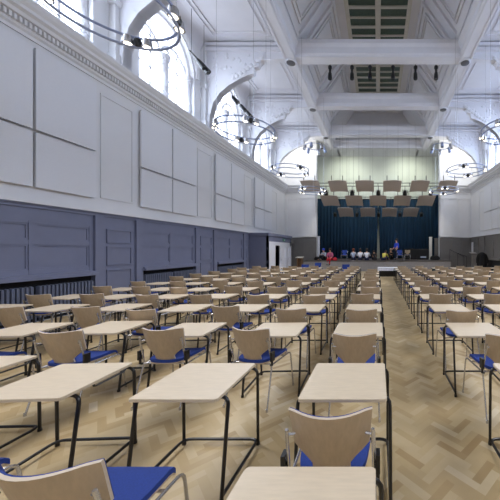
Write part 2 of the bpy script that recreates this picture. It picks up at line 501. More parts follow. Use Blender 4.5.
# ------------------------------------------------------------------ ceiling
ZS = 13.85   # plane of the long skylight
mb = MB()
for s in (-1, 1):
    mb.box(s * 3.85, s * (W + 0.3), YB, YE, ZC, ZC + 0.2)
    mb.prism([(3.85, ZC), (4.05, ZC), (4.05, ZC + 0.2), (2.25, ZS + 0.2), (2.15, ZS)], YB, YP + 0.2, lambda u, v, w_: (s * u, w_, v))
mb.box(-2.3, 2.3, YB, YP + 0.2, ZS, ZS + 0.2)
mb.box(-4.0, 4.0, YP + 0.2, YE, ZC, ZC + 0.2)
mb.box(-4.0, 4.0, YP + 0.2, YP + 0.4, ZC, ZS + 0.2)
mb.box(-4.0, 4.0, YB - 0.2, YB, ZC, ZS + 0.2)
o = struct('ceiling', mb, M['ceil'], 'white plaster ceiling divided by moulded beams', 'ceiling')
mb = MB(); mb.box(-W - 0.3, W + 0.3, YB - 0.2, YB, 0, ZC)
struct('wall_rear', mb, M['plaster'], 'plain white rear end wall behind the camera', 'wall')

for s, side in ((-1, 'left'), (1, 'right')):
    mb = MB(); c = s * 4.12
    prof = [(-0.26, ZB), (0.26, ZB), (0.26, ZB + 0.1), (0.31, ZB + 0.14), (0.31, ZB + 0.42), (0.36, ZB + 0.5), (0.44, ZB + 0.6), (0.44, ZC), (-0.44, ZC), (-0.44, ZB + 0.6), (-0.36, ZB + 0.5), (-0.31, ZB + 0.42), (-0.31, ZB + 0.14), (-0.26, ZB + 0.1)]
    mb.prism(prof, YB, YP + 0.2, lambda u, v, w_: (c + u, w_, v))
    for q in (-0.2, 0.2): mb.box(c + q - 0.03, c + q + 0.03, YB, YP, ZB - 0.03, ZB)
    trim(mb, M['ceil'], 'long white moulded ceiling beam running down the %s of the nave' % side, 'beam')
for i, p in enumerate(PIERS + [YP + 0.1]):
    mb = MB(); z = ZB + 0.04
    prof = [(-0.26, z), (0.26, z), (0.26, z + 0.1), (0.3, z + 0.14), (0.3, z + 0.42), (0.38, z + 0.56), (0.38, ZC), (-0.38, ZC), (-0.38, z + 0.56), (-0.3, z + 0.42), (-0.3, z + 0.14), (-0.26, z + 0.1)]
    mb.prism(prof, -4.0, 4.0, lambda u, v, w_: (w_, p + u, v))
    trim(mb, M['ceil'], ('white cross beam of the nave ceiling, %s from the camera' % ORD[max(0, i - 3)]) if i >= 3 else 'white cross beam of the nave ceiling above the camera', 'beam')
# transverse arches over the aisles, with carved edges
ARC = [(7.9, 7.38), (7.86, 8.0), (7.7, 8.6), (7.4, 9.05), (6.95, 9.42), (6.45, 9.72), (6.05, 9.9), (5.85, 9.98), (5.8, 10.28), (5.6, 10.32), (5.55, 10.6), (4.4, 10.68)]
for i, p in enumerate(PIERS):
    for s, side in ((-1, 'left'), (1, 'right')):
        mb = MB()
        mb.prism([(W, 7.38)] + ARC + [(4.4, ZC), (W, ZC)], p - 0.13, p + 0.13, lambda u, v, w_: (s * u, w_, v))
        path = [Vector((a, b)) for a, b in ARC[:6]]
        for (a, b), (c, d) in zip(ARC[:6], ARC[1:7]):
            mb.add([(s * a, p - 0.17, b), (s * c, p - 0.17, d), (s * c, p + 0.17, d), (s * a, p + 0.17, b), (s * (a + .14), p - 0.17, b + .05), (s * (c + .14), p - 0.17, d + .1), (s * (c + .14), p + 0.17, d + .1), (s * (a + .14), p + 0.17, b + .05)],
                   [(0, 1, 2, 3), (4, 7, 6, 5), (0, 4, 5, 1), (2, 6, 7, 3), (1, 5, 6, 2), (0, 3, 7, 4)])
        for t in range(9):   # carved scrolls along the edge and in the spandrel
            u = t / 8
            x = 6.75 - 1.3 * u; z = 9.72 + 0.98 * u
            mb.ball((s * x, p - 0.15, z), 0.12, 8, 1, (1, 0.5, 1)); mb.ball((s * x, p + 0.15, z), 0.12, 8, 1, (1, 0.5, 1))
        for t in range(70):   # scrolling foliage in relief on both faces of the spandrel
            x, z = R.uniform(5.9, 7.95), R.uniform(9.5, 10.85)
            if z < 9.75 + (7.0 - x) * 0.28 + 0.12 and x < 7.6: continue
            e = R.choice((-1, 1))
            mb.ball((s * x, p + e * 0.13, z), R.uniform(0.05, 0.1), 6, 1, (R.uniform(0.7, 1.6), 0.45, R.uniform(0.7, 1.4)))
        for z in (ZC - 0.22, ZC - 0.42): mb.box(s * 4.5, s * (W - 0.1), p - 0.36 + (ZC - z) * 0.2, p + 0.36 - (ZC - z) * 0.2, z, z + 0.14)
        trim(mb, [M['ceil'], M['orn']], ('white carved arch over the %s aisle, %s from the camera' % (side, ORD[i - 2])) if i >= 2 else 'white carved arch over the %s aisle above the camera' % side, 'arch')
# flat mouldings on the aisle and nave ceilings
mb = MB()
def ceil_bar(a, b, w=0.07, z=ZC - 0.05):
    a = Vector(a); b = Vector(b); d = (b - a).normalized(); n = Vector((-d.y, d.x)) * w / 2
    pts = [a + n, b + n, b - n, a - n]
    mb.prism([(q.x, q.y) for q in pts], z, ZC, lambda u, v, w_: (u, v, w_))
for yc in BAYS:
    for s in (-1, 1):
        for k in (0.0, 0.22):
            x0, x1, y0, y1 = s * (4.85 + k), s * (7.45 - k), yc - 1.6 + k, yc + 1.6 - k
            for a, b in (((x0, y0), (x1, y0)), ((x1, y0), (x1, y1)), ((x1, y1), (x0, y1)), ((x0, y1), (x0, y0))): ceil_bar(a, b, 0.1 if k == 0 else 0.06)
        # framed panels on the slopes beside the skylight, rafters at the piers
        def slope(t, y, h=0.0): return (s * (3.85 - 1.7 * t - 0.8 * h), y, ZC + 2.45 * t - 0.57 * h)
        def slope_bar(t0, y0, t1, y1, wd=0.08, h=0.08):
            a = Vector((t0 * 2.98, y0)); b = Vector((t1 * 2.98, y1)); d = (b - a).normalized(); n = Vector((-d.y, d.x)) * wd / 2
            pts = [(q.x / 2.98, q.y) for q in (a + n, b + n, b - n, a - n)]
            mb.prism(pts, -0.02, h, lambda u, v, w_: slope(u, v, w_))
        for k, wd in ((0.0, 0.1), (0.16, 0.05)):
            t0, t1, y0, y1 = 0.2 + k / 3, 0.86 - k / 3, yc - 1.5 + k, yc + 1.5 - k
            for a, b in (((t0, y0), (t1, y0)), ((t1, y0), (t1, y1)), ((t1, y1), (t0, y1)), ((t0, y1), (t0, y0))): slope_bar(a[0], a[1], b[0], b[1], wd)
        for e in (-1.86, 1.86): slope_bar(0.02, yc + e, 0.98, yc + e, 0.14, 0.12)
        slope_bar(0.96, yc - 2.2, 0.96, yc + 2.2, 0.16, 0.1)
        slope_bar(0.08, yc - 2.2, 0.08, yc + 2.2, 0.16, 0.1)
trim(mb, M['ceil'], 'flat plaster mouldings framing the ceiling panels and triangles', 'moulding')
# skylights
for i, yc in enumerate(BAYS):
    root = thing('window_%d' % nwin, 'green-glazed ceiling skylight in two columns, %s from the camera' % ORD[max(0, i - 3)] if i >= 3 else 'green-glazed ceiling skylight above the camera', 'skylight', (0, yc, ZS)); nwin += 1
    root['kind'] = 'structure'
    g = MB(); g.box(-1.48, 1.48, -2.1, 2.1, -0.03, -0.005); g.build('pane', M['skyglass'], root)
    f = MB()
    for x, w in ((-1.56, 0.1), (0, 0.14), (1.56, 0.1)): f.box(x - w, x + w, -2.2, 2.2, -0.12, 0)
    for k in range(8):
        y = -2.14 + 4.28 * k / 7; w = 0.07 if k % 2 else 0.045
        f.box(-1.48, 1.48, y - w, y + w, -0.1, 0)
    f.build('frame', M['cream'], root)
# grille bosses at the beam crossings
for i, p in enumerate(PIERS[2:]):
    for s, side in ((-1, 'left'), (1, 'right')):
        root = thing('ceiling_boss', 'round dark grille boss where the %s long beam meets the %s cross beam' % (side, ORD[i]), 'grille', (s * 4.12, p, ZB), 0, 'grille bosses at the beam crossings')
        b = MB(); b.lathe([(0.26, 0.0), (0.26, -0.05), (0.21, -0.07), (0.21, 0)], seg=20); b.build('rim', M['ceil'], root, True)
        b = MB(); b.lathe([(0.2, -0.05), (0.2, -0.085), (0.05, -0.1), (0.0, -0.1)], seg=20); b.build('grille', M['grille'], root, True)

# ------------------------------------------------------------------ stage end
for s, side in ((-1, 'left'), (1, 'right')):
    mb = MB(); OPN = 5.42
    mb.box(s * OPN, s * (W + 0.3), YP, YP + 0.4, 0, ZC)
    mb.box(s * 6.9, s * (W + 0.3), YP + 0.4, YE, 0, ZC)   # solid wing behind
    struct('wall_proscenium_' + side, mb, M['plaster'], 'white wall on the %s of the stage opening' % side, 'wall')
    mb = MB()
    mb.prism(CORN, OPN, W - 0.05, lambda u, v, w_: (s * w_, YP - u, v))
    mb.box(s * 5.5, s * 6.75, YP - 0.12, YP, ZD, 6.66)
    mb.box(s * 5.7, s * 6.2, YP - 0.17, YP, ZD + 0.3, 6.3)
    mb.box(s * 5.45, s * 6.8, YP - 0.18, YP, 6.2, 6.34)
    mb.box(s * 5.45, s * 6.8, YP - 0.18, YP, ZD, ZD + 0.25)
    for x in (7.05, 7.98): mb.box(s * x, s * (x + 0.08), YP - 0.06, YP, 3.3, 6.2)
    for z in (3.3, 6.14): mb.box(s * 7.05, s * 8.04, YP - 0.03, YP, z, z + 0.06)
    trim(mb, M['plaster'], 'white pilaster and cornice beside the stage opening on the %s' % side, 'pilaster')
    mb = MB(); mb.box(s * OPN, s * W, YP - 0.08, YP, 0, 2.8)
    for x in (5.6, 6.5, 7.3, 8.0): mb.box(s * x, s * (x + 0.12), YP - 0.13, YP - 0.08, 0, 2.8)
    for z in (1.2, 2.3): mb.box(s * OPN, s * W, YP - 0.12, YP - 0.08, z, z + 0.1)
    trim(mb, M['dado_grey'], 'dark grey panelling under the white wall on the %s of the stage' % side, 'wainscot')
mb = MB(); mb.box(-6.9, 6.9, YE - 0.2, YE, 0, ZC)
struct('wall_stage', mb, M['stagewall'], 'white wall high behind the stage, tinted by greenish stage light', 'wall')
mb = MB(); mb.box(-6.35, 5.85, 22.35, YE - 0.2, 0, 0.80, 0); mb.box(-6.4, 5.9, 22.3, YE - 0.2, 0.80, 0.85, 1)
for k in range(12): mb.box(-6.3 + k * 1.01, -5.36 + k * 1.01, 22.33, 22.36, 0.12, 0.7, 0)
o = mb.build('stage_platform', [M['stage'], M['stagetop']]); tag(o, 'raised stage with grey panelled front at end of hall', 'stage', None, 'structure')

# curtains: two halves that leave a pale slit at the middle, plus side legs
def curtain(name, x0, x1, y, z0, z1, label, amp=0.09, pitch=0.34, seed=1, slit=0):
    rr = random.Random(seed); n = int((x1 - x0) / 0.05); V = []; FA = []
    for j in range(2):
        z = (z0, z1)[j]
        for i in range(n + 1):
            x = x0 + (x1 - x0) * i / n
            ph = 2 * PI * (x - x0) / pitch + 0.8 * math.sin(x * 1.7 + seed)
            d = amp * math.sin(ph) * (1.0 if j == 0 else 0.6) + 0.03 * math.sin(3 * x)
            xs = x
            if slit and j == 0:
                t = (i / n) if slit > 0 else 1 - i / n
                xs = x - slit * 0.14 * t ** 6
            V.append((xs, y + d, z))
    for i in range(n): FA.append((i, i + 1, n + 2 + i, n + 1 + i))
    me = bpy.data.meshes.new(name); me.from_pydata(V, [], FA); me.materials.append(M['curtain'])
    me.polygons.foreach_set('use_smooth', [True] * len(FA))
    o = link(name, me); md = o.modifiers.new('thick', 'SOLIDIFY'); md.thickness = 0.02
    return tag(o, label, 'curtain', 'deep blue stage curtains')
curtain('stage_curtain', -6.7, 0.02, 28.2, 0.86, 6.85, 'deep blue pleated stage curtain left of the pale slit', seed=1, slit=1)
curtain('stage_curtain', 0.06, 6.7, 28.2, 0.86, 6.85, 'deep blue pleated stage curtain right of the pale slit', seed=5, slit=-1)
curtain('stage_curtain', 5.15, 5.95, 26.0, 0.9 + 1.2, 6.9, 'narrow dark blue side curtain at the right edge of the stage', pitch=0.25, seed=9)
curtain('stage_curtain', -6.1, -5.6, 25.6, 0.9 + 1.6, 6.9, 'narrow dark blue side curtain at the left edge of the stage', pitch=0.25, seed=11)
mb = MB(); mb.tube([(-6.8, 28.2, 6.88), (6.8, 28.2, 6.88)], 0.04, 8)
tag(mb.build('curtain_rail', M['black'], None, True), 'black rail the blue stage curtains hang from', 'curtain rail')

# reflectors over the stage
def reflector(x, row, n):
    yf, zf, yr, zr = ((21.0, 6.92, 22.4, 6.38), (22.7, 6.12, 24.35, 5.55), (25.8, 5.57, 27.3, 4.95))[row]
    root = thing('sound_reflector', 'taupe tilted sound reflector board, %s from the left in the %s row above stage' % (ORD[n], ('upper front', 'middle', 'lowest')[row]), 'sound reflector', (x, yf, zf), 0, 'sound reflectors hung over the stage')
    b = MB(); dy, dz = yr - yf, zr - zf; hw = 0.7; bow = 0.05
    def fn(u, v):
        return ((-hw + 2 * hw * u, dy * v, dz * v + bow * (1 - (2 * u - 1) ** 2)), (0, -dz, dy))
    b.grid(6, 4, fn, 0.04); b.build('board', M['reflector'], root, True)
    for q in (-0.42, 0.42):
        r = MB(); r.tube([(q, 0.05, 0.0), (q, 0.05, 0.42)], 0.03, 6); r.tube([(q, 0.05, 0.06), (q, dy, dz + 0.08)], 0.03, 6)
        r.tube([(q, 0.05, 0.42), (q, 0.05, ZC - zf)], 0.003, 4)
        r.build('hanger', M['black'], root)
for n, x in enumerate((-5.2, -3.1, -1.02, 1.1, 3.23, 5.38)): reflector(x, 0, n)
for n, x in enumerate((-4.04, -2.0, 0.0, 2.04, 4.04)): reflector(x, 1, n)
for n, x in enumerate((-3.06, -0.97, 1.1, 3.1)): reflector(x, 2, n)
for j, (y, zs, nm, hw) in enumerate(((21.9, (6.98, 6.74), 'upper front', 5.0), (23.6, (6.2, 6.0), 'middle', 4.4), (26.6, (5.66, 5.46), 'lowest', 3.9))):
    mb = MB()
    for z in zs: mb.tube([(-hw, y, z), (hw, y, z)], 0.028, 6)
    for k in range(9):
        x = -hw + 2 * hw * k / 8
        mb.tube([(x, y, zs[0]), (x, y, zs[1])], 0.02, 6)
    for x in (-hw * 0.6, hw * 0.6): mb.tube([(x, y, zs[0]), (x, y, ZC)], 0.008, 4)
    tag(mb.build('lighting_bar', M['black']), 'black twin-pipe lighting bar behind the %s row of sound reflectors' % nm, 'lighting bar', 'lighting bars over the stage')
def spot_parts(root, r=0.16, l=0.34, tilt=(0, -0.35, -1), drop=0.0, lit=False, rod=0.3):
    b = MB(); ax = Vector(tilt).normalized()
    b.lathe([(r * 0.55, -l * 0.5), (r * 0.8, -l * 0.4), (r, l * 0.2), (r, l * 0.5)], (0, 0, drop), 12, 0, ax); b.build('can', M['black'], root, True)
    y = MB(); y.tube([(-r - 0.02, 0, drop), (-r - 0.02, 0, drop + l * 0.6), (r + 0.02, 0, drop + l * 0.6), (r + 0.02, 0, drop)], 0.018, 6); y.tube([(0, 0, drop + l * 0.6), (0, 0, drop + l * 0.6 + rod)], 0.02, 6)
    y.build('yoke', M['black'], root, True)
STAGE = []
for k, x in enumerate((-4.1, -2.04, 0.03, 2.13, 4.17)):
    root = thing('stage_light', 'black stage light between reflector rows, %s from the left' % ORD[k], 'stage light', (x, 21.95, 6.22), 0, 'stage lights between the reflector rows')
    spot_parts(root, 0.17, 0.36, (0, 0.5, -1), 0, False, 0.35)
    STAGE.append((x, 22.1, 5.98))

for k, x in enumerate((-4.1, -2.02, 0.06, 2.1, 4.15)):
    root = thing('stage_light', 'black stage light in a gap of the lowest reflector row, %s from the left' % ORD[k], 'stage light', (x, 26.6, 5.1), 0, 'stage lights in the lowest reflector row')
    spot_parts(root, 0.17, 0.34, (0, 0.6, -1), 0, False, 0.3)
# six black lanterns hanging under the nave behind the first cross beam
for k, pxx in enumerate((330, 352, 370, 393, 415.5, 436)):
    y = 14.3; x = (pxx - CX) * y / F
    root = thing('ceiling_spotlight', 'slim black spotlight hanging below the skylight, %s from the left of six' % ORD[k], 'spotlight', (x, y, 10.9), 0, 'six black spotlights under the nave ceiling')
    b = MB(); b.lathe([(0.09, -0.42), (0.11, -0.36), (0.09, -0.1), (0.06, -0.05), (0.06, 0.1), (0.1, 0.15), (0.1, 0.25)], seg=12); b.build('can', M['black'], root, True)
    b = MB(); b.tube([(0, 0, 0.2), (0, 0, ZC - 10.9 - 0.05)], 0.02, 6); b.build('rod', M['black'], root, True)

# spotlight bars hung in front of the left windows
def spot_bar(yc, label, L=1.1, heads=(-0.9, -0.1, 0.5, 1.0)):
    root = thing('spotlight_bar', label, 'spotlight bar', (-7.45, yc, 9.6), 0, 'spotlight bars along the left windows')
    b = MB(); b.tube([(0, -L, 0), (0, L, 0)], 0.03, 8); b.build('bar', M['black'], root, True)
    for y in (-0.8 * L, 0.8 * L):
        w = MB(); w.tube([(0, y, 0), (0, y, ZC - 9.6)], 0.008, 5); w.build('hanger', M['black'], root)
    for y in heads:
        w = MB(); w.lathe([(0.06, -0.2), (0.1, -0.15), (0.12, 0.12), (0.12, 0.2)], (0.05, y, -0.12), 12, 0, (0.5, 0.2, -0.6)); w.build('spotlight', M['black'], root, True)
spot_bar(11.5, 'short black spotlight bar hanging before the second left window', 0.5, (0.1, 0.4))
spot_bar(15.3, 'black spotlight bar hanging before the third left window')

# ------------------------------------------------------------------ ring chandeliers
LAMPS = []
def ring_pts(r, z, n=48): return [(r * math.cos(2 * PI * i / n), r * math.sin(2 * PI * i / n), z) for i in range(n)]
def chandelier(x, y, z, label, r=0.86, phase=0.3, lit=True):
    root = thing('ring_chandelier', label, 'chandelier', (x, y, z), 0, 'chrome ring chandeliers')
    for dz in (0.09, -0.09):
        b = MB(); b.tube(ring_pts(r, dz), 0.022, 8, 0, True); b.build('hoop', M['ring'], root, True)
    for k in range(4):
        a0 = phase + k * PI / 2
        c = MB(); cc = Vector((r * math.cos(a0), r * math.sin(a0), 0)); 
        c.ball(tuple(cc), 0.07, 8, 0, (1, 1, 1.4)); c.build('junction_box', M['black'], root, True)
        for e in (-0.17, 0.17):
            a = a0 + e
            p = (r * math.cos(a), r * math.sin(a), 0.0)
            b = MB(); b.lathe([(0.03, 0.1), (0.07, 0.08), (0.085, -0.02), (0.088, -0.06)], p, 12); lamp = b.build('lamp', M['chrome'], root, True)
            g = MB(); g.ball((p[0], p[1], -0.055), 0.066, 10, 0, (1, 1, 0.6)); g.build('bulb', M['lamp'], lamp, True)
    for k in range(3):
        a = phase + 0.6 + k * 2 * PI / 3
        b = MB(); b.tube([(r * math.cos(a), r * math.sin(a), 0.09), (r * math.cos(a), r * math.sin(a), ZC - z - 0.02)], 0.005, 4); b.build('wire', M['chrome'], root)
    LAMPS.append((x, y, z - 0.15))
for i, (y, lab) in enumerate(((4.35, 'large chrome ring chandelier nearest the camera, high beside the left windows'), (8.75, 'chrome ring chandelier, second from the camera on the left'), (13.15, 'chrome ring chandelier, third from the camera on the left'), (17.55, 'chrome ring chandelier, farthest on the left beside the reflector boards'))):
    chandelier(-4.16, y, 5.55 if i == 0 else 5.45, lab, 0.86, 0.35 + 0.25 * i)
for i, (y, lab) in enumerate(((8.75, 'chrome ring chandelier cut by the right edge of the photo'), (13.15, 'chrome ring chandelier, middle one of three on the right'), (17.55, 'chrome ring chandelier, farthest on the right beside the reflector boards'))):
    chandelier(4.16, y, 5.45, lab, 0.86, 0.9 + 0.25 * i)
for s, side in ((-1, 'left'), (1, 'right')):
    root = thing('spotlight_ring', 'small ceiling ring of downward spotlights above the far %s chandelier' % side, 'spotlight ring', (s * 4.2, 18.5, 8.6), 0, 'high rings of spotlights')
    b = MB(); b.tube(ring_pts(0.62, 0, 36), 0.025, 8, 0, True); b.build('hoop', M['ring'], root, True)
    for k in range(6):
        a = 0.4 + k * PI / 3; p = (0.66 * math.cos(a), 0.66 * math.sin(a), -0.14)
        w = MB(); w.lathe([(0.04, -0.2), (0.08, -0.16), (0.1, 0.1), (0.1, 0.18)], p, 12, 0, (0.35 * math.cos(a), 0.35 * math.sin(a), -1)); w.build('spotlight', M['chrome'] if k % 2 else M['ring'], root, True)
    for k in range(3):
        a = k * 2 * PI / 3; w = MB(); w.tube([(0.62 * math.cos(a), 0.62 * math.sin(a), 0), (0.62 * math.cos(a), 0.62 * math.sin(a), ZC - 8.62)], 0.005, 4); w.build('wire', M['chrome'], root)

# ------------------------------------------------------------------ entrance lobby on the left
LX, LY0, LY1 = -6.95, 17.55, 22.2
mb = MB()
mb.box(-W, LX, LY0, LY0 + 0.12, 0, 2.62)                      # near face
for z in (0.9, 1.75): mb.box(-W, LX, LY0 - 0.03, LY0, z, z + 0.1)
mb.box(-W, LX, LY1 - 0.12, LY1, 0, 2.62)
mb.box(LX - 0.12, LX, LY0, LY1, 2.26, 2.62)                   # fascia
mb.box(-W, LX + 0.08, LY0 - 0.08, LY1 + 0.08, 2.62, 2.8)      # flat top with lip
mb.box(LX - 0.12, LX, LY0, LY0 + 0.1, 0, 2.26)
struct('wall_lobby', mb, M['dado'], 'grey panelled entrance lobby box projecting from the left wall', 'lobby')
mb = MB(); DO0, DO1 = 18.72, 19.75
mb.box(LX - 0.1, LX + 0.03, LY0 + 0.1, DO0, 0, 2.26)
mb.box(LX - 0.1, LX + 0.03, DO0, LY1, 2.02, 2.26)
mb.box(LX - 0.1, LX + 0.03, 21.75, LY1, 0, 2.26)
mb.box(LX, LX + 0.05, LY0 + 0.1, LY0 + 0.22, 0, 2.26); mb.box(LX, LX + 0.05, DO0 - 0.1, DO0, 0, 2.12)
trim(mb, M['doorwhite'], 'white door surround on the side of the entrance lobby', 'door frame')
d = MB()
d.box(LX - 0.06, LX, DO1, 21.75, 0.01, 2.02)
for y0, y1 in ((DO1 + 0.12, 20.65), (20.85, 21.63)):
    for z0, z1 in ((0.2, 0.95), (1.1, 1.88)):
        t = 0.05
        for a, c, e, f in ((y0, y1, z0, z0 + t), (y0, y1, z1 - t, z1), (y0, y0 + t, z0 + t, z1 - t), (y1 - t, y1, z0 + t, z1 - t)): d.box(LX, LX + 0.03, a, c, e, f)
o = d.build('door_1', M['doorwhite']); tag(o, 'white panelled door leaf beside the dark doorway of the lobby', 'door', None, 'structure')
h = MB(); h.tube([(LX, DO1 + 0.08, 1.0), (LX + 0.07, DO1 + 0.08, 1.0), (LX + 0.07, DO1 + 0.2, 1.0)], 0.012, 6); h.build('door_handle', M['chrome'], o, True)
mb = MB(); mb.box(-W + 0.05, LX - 0.13, LY0 + 0.13, LY1 - 0.13, 0.005, 0.02); mb.box(-W + 0.2, -W + 0.22, LY0 + 0.13, LY1 - 0.13, 0, 2.6)  # dark floor and back sheets paint the shade inside the doorway
tag(mb.build('trim_lobby', M['dark']), 'dark sheets for the shade inside the open lobby doorway', 'interior', None, 'structure')
root = thing('exit_sign', 'small green exit sign on the lobby fascia above the white door', 'sign', (LX + 0.004, 20.5, 2.44))
b = MB(); b.box(0, 0.03, -0.2, 0.2, -0.09, 0.09); b.build('plate', M['green'], root)
b = MB(); b.box(0.03, 0.034, -0.14, 0.0, -0.012, 0.012); b.prism([(0.0, -0.05), (0.07, 0.0), (0.0, 0.05)], 0.03, 0.034, lambda u, v, w_: (w_, u, v)); b.ball((0.032, 0.13, 0.045), 0.02, 6); b.box(0.03, 0.034, 0.11, 0.15, -0.06, 0.025); b.build('pictogram', M['doorwhite'], root)

# ------------------------------------------------------------------ chair
SEATZ = 0.462
def half_w(z):
    if z < 0.545: return 0.105
    if z < 0.63:
        t = (z - 0.545) / 0.085; return 0.105 + 0.105 * t
    return 0.21 + 0.017 * (z - 0.63) / 0.23
def back_fn(off, ztop=0.86, z0=0.47, shrink=1.0):
    def fn(u, v):
        z = z0 + (ztop - z0) * v; x = (2 * u - 1) * half_w(z) * shrink
        zz = z
        if v > 0.93: zz = z - 0.05 * max(0, abs(2 * u - 1) - 0.82)   # eased corners
        yb = -0.18 - 0.13 * (z - 0.47) / 0.39 + 0.085 * (x / 0.22) ** 2
        return (x, yb + off, zz - 0.012 * (1 - (2 * u - 1) ** 2) * v), (0.0 - 0.7 * x, 1, 0.22)
    return fn
def seat_fn(off, hw=0.21, y0=-0.2, y1=0.275):
    def fn(u, v):
        a, b = 2 * u - 1, 2 * v - 1
        k = 1 - 0.10 * (abs(a) ** 4) * (abs(b) ** 4)
        taper = 1.0 - 0.12 * max(0, -b)
        x = a * hw * k * taper; y = (y0 + y1) / 2 + b * (y1 - y0) / 2 * k
        z = SEATZ + off - 0.045 * max(0, b - 0.55) ** 2 / 0.2 + 0.012 * a * a
        return (x, y, z), (0, 0, 1)
    return fn
def make_chair(detail):
    root = thing('chair', 'x', 'chair', (0, 0, 0), 0, 'beech chairs with blue seats')
    seg = 8 if detail else 6
    nb, nz = (12, 12) if detail else (6, 8)
    b = MB(); b.grid(nb, nz, back_fn(0.0), 0.015, 0, 1)
    back = b.build('backrest', [M['ply'], M['ply_edge']], root, True)
    p = MB(); p.grid(nb, nz, back_fn(0.0165, 0.862, 0.475, 0.985), 0.006)
    pad = p.build('back_pad', M['blue'], back, True); pad['label'] = 'blue upholstered front of the backrest'
    st = MB(); st.grid(10 if detail else 5, 10 if detail else 5, seat_fn(0.0), 0.03)
    seat = st.build('seat', M['blue'], root, True); seat['label'] = 'blue upholstered seat'
    if detail:
        sh = MB(); sh.grid(8, 8, seat_fn(-0.014, 0.208), 0.013); sh.build('seat_shell', M['ply'], seat, True)
    fr = None
    for s in (-1, 1):
        a = fillet([(s * 0.25, 0.295, 0.0), (s * 0.235, 0.25, 0.445), (s * 0.23, -0.19, 0.442)], 0.06, 4 if detail else 2)
        c = fillet([(s * 0.255, -0.30, 0.0), (s * 0.236, -0.17, 0.455), (s * 0.228, -0.245, 0.76)], 0.06, 3 if detail else 1)
        if detail:
            l = MB(); l.tube(a, 0.0095, seg); l.lathe([(0.013, 0), (0.012, 0.03)], a[0], 8); l.build('leg', M['chrome'], root, True)
            l = MB(); l.tube(c, 0.0095, seg); l.lathe([(0.013, 0), (0.012, 0.03)], c[0], 8); l.build('leg', M['chrome'], root, True)
            k = MB(); k.box(s * 0.244, s * 0.268, -0.225, -0.165, 0.50, 0.60); k.tube([(s * 0.235, -0.2, 0.455), (s * 0.256, -0.2, 0.455), (s * 0.256, -0.2, 0.51)], 0.012, 8); k.tube([(s * 0.236, -0.2, 0.55), (s * 0.256, -0.2, 0.55)], 0.01, 6)
            k.build('linking_bracket', M['black'], root)
            k = MB(); k.tube([(s * 0.224, -0.225, 0.72), (s * 0.19, -0.215, 0.72)], 0.008, 6); k.build('back_fixing', M['chrome'], root)
        else:
            if fr is None: fr = MB()
            fr.tube(a, 0.0095, 5); fr.tube(c, 0.0095, 5); fr.box(s * 0.24, s * 0.268, -0.225, -0.165, 0.50, 0.60, 1)
    if detail:
        k = MB(); k.tube([(-0.228, 0.12, 0.44), (0.228, 0.12, 0.44)], 0.009, seg); k.build('crossbar', M['chrome'], root, True)
        k = MB(); k.tube([(-0.228, -0.15, 0.44), (0.228, -0.15, 0.44)], 0.009, seg); k.build('crossbar', M['chrome'], root, True)
    else:
        fr.tube([(-0.228, 0.12, 0.44), (0.228, 0.12, 0.44)], 0.009, 5)
        fr.build('frame', [M['chrome'], M['black']], root, True)
    remember(root); return root

# ------------------------------------------------------------------ exam desk
DZ = 0.71
def make_desk(detail):
    root = thing('exam_desk', 'x', 'desk', (0, 0, 0), 0, 'single exam desks in rows')
    h = 0.3; r = 0.022; pts = []
    for cx, cy, a0 in ((h - r, h - r, 0), (-h + r, h - r, 90), (-h + r, -h + r, 180), (h - r, -h + r, 270)):
        for k in range(4 if detail else 2):
            a = math.radians(a0 + 90 * k / (3 if detail else 1)); pts.append((cx + r * math.cos(a), cy + r * math.sin(a)))
    t = MB(); t.prism(pts, DZ - 0.02, DZ - 0.003, lambda u, v, w_: (u, v, w_))
    t.prism([(x * 0.993, y * 0.993) for x, y in pts], DZ - 0.003, DZ, lambda u, v, w_: (u, v, w_))
    t.build('desktop', M['beech'], root)
    seg = 8 if detail else 5; R_ = 0.0125; fr = MB(); n = 4 if detail else 2
    for s in (-1, 1):
        near = fillet([(s * 0.2, -0.19, 0.675), (s * 0.325, -0.195, 0.675), (s * 0.325, -0.29, 0.0)], 0.06, n)
        far = fillet([(s * 0.2, 0.27, 0.675), (s * 0.325, 0.275, 0.675), (s * 0.325, 0.285, 0.0)], 0.06, n)
        rail = fillet([(s * 0.265, 0.27, 0.675), (s * 0.265, 0.24, 0.655), (s * 0.265, -0.03, 0.655), (s * 0.265, -0.03, 0.69)], 0.02, 2)
        if detail:
            for pth in (near, far):
                l = MB(); l.tube(pth, R_, seg); l.lathe([(0.017, 0), (0.016, 0.025)], pth[-1], 8); l.build('leg', M['black'], root, True)
            l = MB(); l.tube(rail, 0.008, 6); l.build('side_rail', M['black'], root, True)
        else:
            fr.tube(near, R_, 5); fr.tube(far, R_, 5)
    fl = fillet([(-0.325, -0.28, 0.045), (-0.325, 0.29, 0.045), (0.325, 0.29, 0.045), (0.325, -0.28, 0.045)], 0.07, n)
    if detail:
        k = MB(); k.tube(fl, R_, seg); k.build('floor_rail', M['black'], root, True)
    else:
        fr.tube(fl, R_, 5); fr.build('frame', M['black'], root, True)
    remember(root); return root

CH = {True: make_chair(True), False: make_chair(False)}
DK = {True: make_desk(True), False: make_desk(False)}
used = set()
def place(protos, kind, detail, loc, rz, label, group):
    p = protos[detail]
    if (kind, detail) not in used:
        used.add((kind, detail)); p.location = loc; p.rotation_euler = (0, 0, rz); p['label'] = label; p['group'] = group; return p
    return copy_tree(p, label, group, loc, rz)

